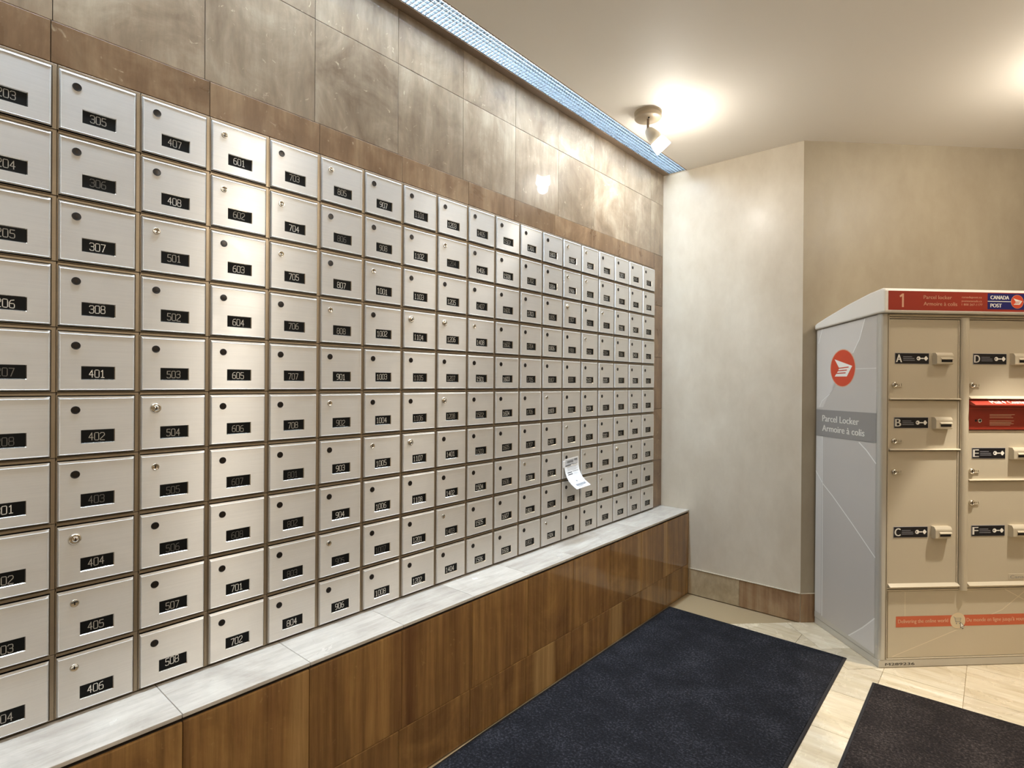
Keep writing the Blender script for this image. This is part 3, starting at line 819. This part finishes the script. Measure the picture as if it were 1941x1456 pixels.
# the cap: roof with rounded lip, sloping down to the wall, overhanging front and sides
bm = bmesh.new()
OV, OF = .012, .026
prof = [(-OF, 1.5000), (-OF-.004, 1.506), (-OF-.004, 1.590), (-OF+.001, 1.5985), (-OF+.012, 1.6025), (.06, 1.5925), (.20, 1.563), (.36, 1.521), (LDP-.012, 1.499), (LDP, 1.492), (LDP, 1.4695), (.02, 1.4990)]
va = [bm.verts.new((-OV, y, z)) for y, z in prof]; vb = [bm.verts.new((LWD+OV, y, z)) for y, z in prof]
bm.faces.new(va[::-1]); bm.faces.new(vb); n_ = len(prof)
for i in range(n_): bm.faces.new((va[i], va[(i+1) % n_], vb[(i+1) % n_], vb[i]))
bmesh.ops.recalc_face_normals(bm, faces=bm.faces[:])
eds = [e for e in bm.edges if abs(e.verts[0].co.x-e.verts[1].co.x) < 1e-6]
bmesh.ops.bevel(bm, geom=eds, offset=.007, segments=3, affect='EDGES', profile=.5)
me = bpy.data.meshes.new('cap'); bm.to_mesh(me); bm.free(); me.materials.append(E_['cap'])
cap = place('cap', me, L_); cap['label'] = 'off-white plastic cap with red header sign'
yF = -OF-.004
mb = MB(); f = front(yF-.0006)
a0 = .004
mb.poly([f(a0, 1.5095), f(LWD-a0, 1.5095), f(LWD-a0, 1.5890), f(a0, 1.5890)], E_['red'])
f = front(yF-.0009)
SH = -.026                                      # the sign stands forward of the doors, so its marks sit further left
mb.poly([f(x_+SH, z_) for x_, z_ in ((.0895, 1.5215), (.0975, 1.5215), (.0975, 1.5780), (.0910, 1.5780), (.0790, 1.5690), (.0805, 1.5620), (.0895, 1.5665))], E_['rim'])
text(mb, 'Parcel locker', .185+SH, 1.5575, .0150, f, E_['rim'], .310+SH, .0003)
text(mb, 'Armoire à colis', .185+SH, 1.5300, .0150, f, E_['rim'], .334+SH, .0003)
text(mb, 'canadapost.ca', .354+SH, 1.5640, .0075, f, E_['rim'], .444+SH)
text(mb, 'postescanada.ca', .354+SH, 1.5480, .0075, f, E_['rim'], .444+SH)
text(mb, '1 800 267-1177', .354+SH, 1.5325, .0085, f, E_['rim'], .447+SH)
f = front(yF-.0008)
mb.poly([f(.4700+SH, 1.5185), f(.738+SH, 1.5185), f(.738+SH, 1.5855), f(.4700+SH, 1.5855)], E_['navy'])
f = front(yF-.0012)
line2(mb, [(.4700+SH, 1.5520), (.738+SH, 1.5520)], .003, f, M['white'])
text(mb, 'CANADA', .4830+SH, 1.5610, .0155, f, M['white'], .5660+SH, .0010)
text(mb, 'POST', .4830+SH, 1.5270, .0155, f, M['white'], .5330+SH, .0010)
text(mb, 'POSTES', .6430+SH, 1.5610, .0155, f, M['white'], .7200+SH, .0010)
text(mb, 'CANADA', .6430+SH, 1.5270, .0155, f, M['white'], .7250+SH, .0010)
emblem(mb, .6035+SH, 1.5520, .0275, lambda d: front(yF-.0014-d), .0003)
mb.build('header_sign', cap)

# ------------------------------------------------------------------ flyer hanging on a mailbox door
fl = thing('flyer', 'white printed flyer curling out from a mailbox door in the right half of the wall', 'flyer', (0, 1.812, .72))
prof = [(.0052, .128), (.0058, .105), (.0075, .085), (.0120, .065), (.0190, .048), (.0300, .032), (.0430, .020), (.0590, .009), (.0730, .001)]
def fp(u, v, off=0):
    """u 0..1 across, v 0..1 down the sheet"""
    t_ = min(v, .9999)*(len(prof)-1); i = int(t_); k = t_-i
    x = prof[i][0]+(prof[i+1][0]-prof[i][0])*k; z = prof[i][1]+(prof[i+1][1]-prof[i][1])*k
    dx, dz = prof[i+1][0]-prof[i][0], prof[i+1][1]-prof[i][1]; l = math.hypot(dx, dz)
    return (x-dz/l*off, .112*u+.004*v, z+dx/l*off+.006*u)
mb = MB(); m_ = M['paper'] = plain('paper', '#eceff2', .55)
nv, nu = 32, 4
for off, flip in ((0, False), (-.0004, True)):
    V = [fp(i/nu, j/nv, off) for j in range(nv+1) for i in range(nu+1)]
    Fs = []
    for j in range(nv):
        for i in range(nu):
            q = (j*(nu+1)+i, (j+1)*(nu+1)+i, (j+1)*(nu+1)+i+1, j*(nu+1)+i+1); Fs.append(q[::-1] if flip else q)
    mb.add(V, Fs, m_, True)
mb.build('sheet', fl)
mb = MB(); gd, gm, gl = plain('print_dark', '#45474d', .5), plain('print_mid', '#8e9094', .5), plain('print_light', '#c3c6ca', .5)
def pr(u0, u1, v0, v1, mat):
    n_ = max(1, int((v1-v0)*32+.99))
    for k in range(n_):
        a, b = v0+(v1-v0)*k/n_, v0+(v1-v0)*(k+1)/n_
        mb.poly([fp(u0, b, .0007), fp(u1, b, .0007), fp(u1, a, .0007), fp(u0, a, .0007)], mat)
pr(.06, .94, .03, .17, gl); pr(.20, .62, .06, .16, gm); pr(.70, .92, .04, .09, gm); pr(.05, .45, .17, .195, gd); pr(.55, .90, .165, .18, gm)
for k in range(4): pr(.16, .90-.1*(k % 2), .225+.03*k, .237+.03*k, gl if k else gm)
pr(.13, .45, .37, .395, gd); pr(.50, .90, .365, .380, gm); pr(.13, .45, .43, .455, gd)
pr(.50, .88, .42, .427, gl); pr(.50, .88, .45, .457, gl); pr(.16, .90, .50, .506, gl)
pr(.42, .52, .66, .72, gm); pr(.20, .88, .80, .88, gm); pr(.38, .74, .825, .855, m_); pr(.22, .60, .90, .925, gm)
mb.build('print', fl)
mb = MB(); mb.box((.0040, -.012, .090), (.0062, .012, .120), M['paper'], .0008); mb.build('tape', fl)
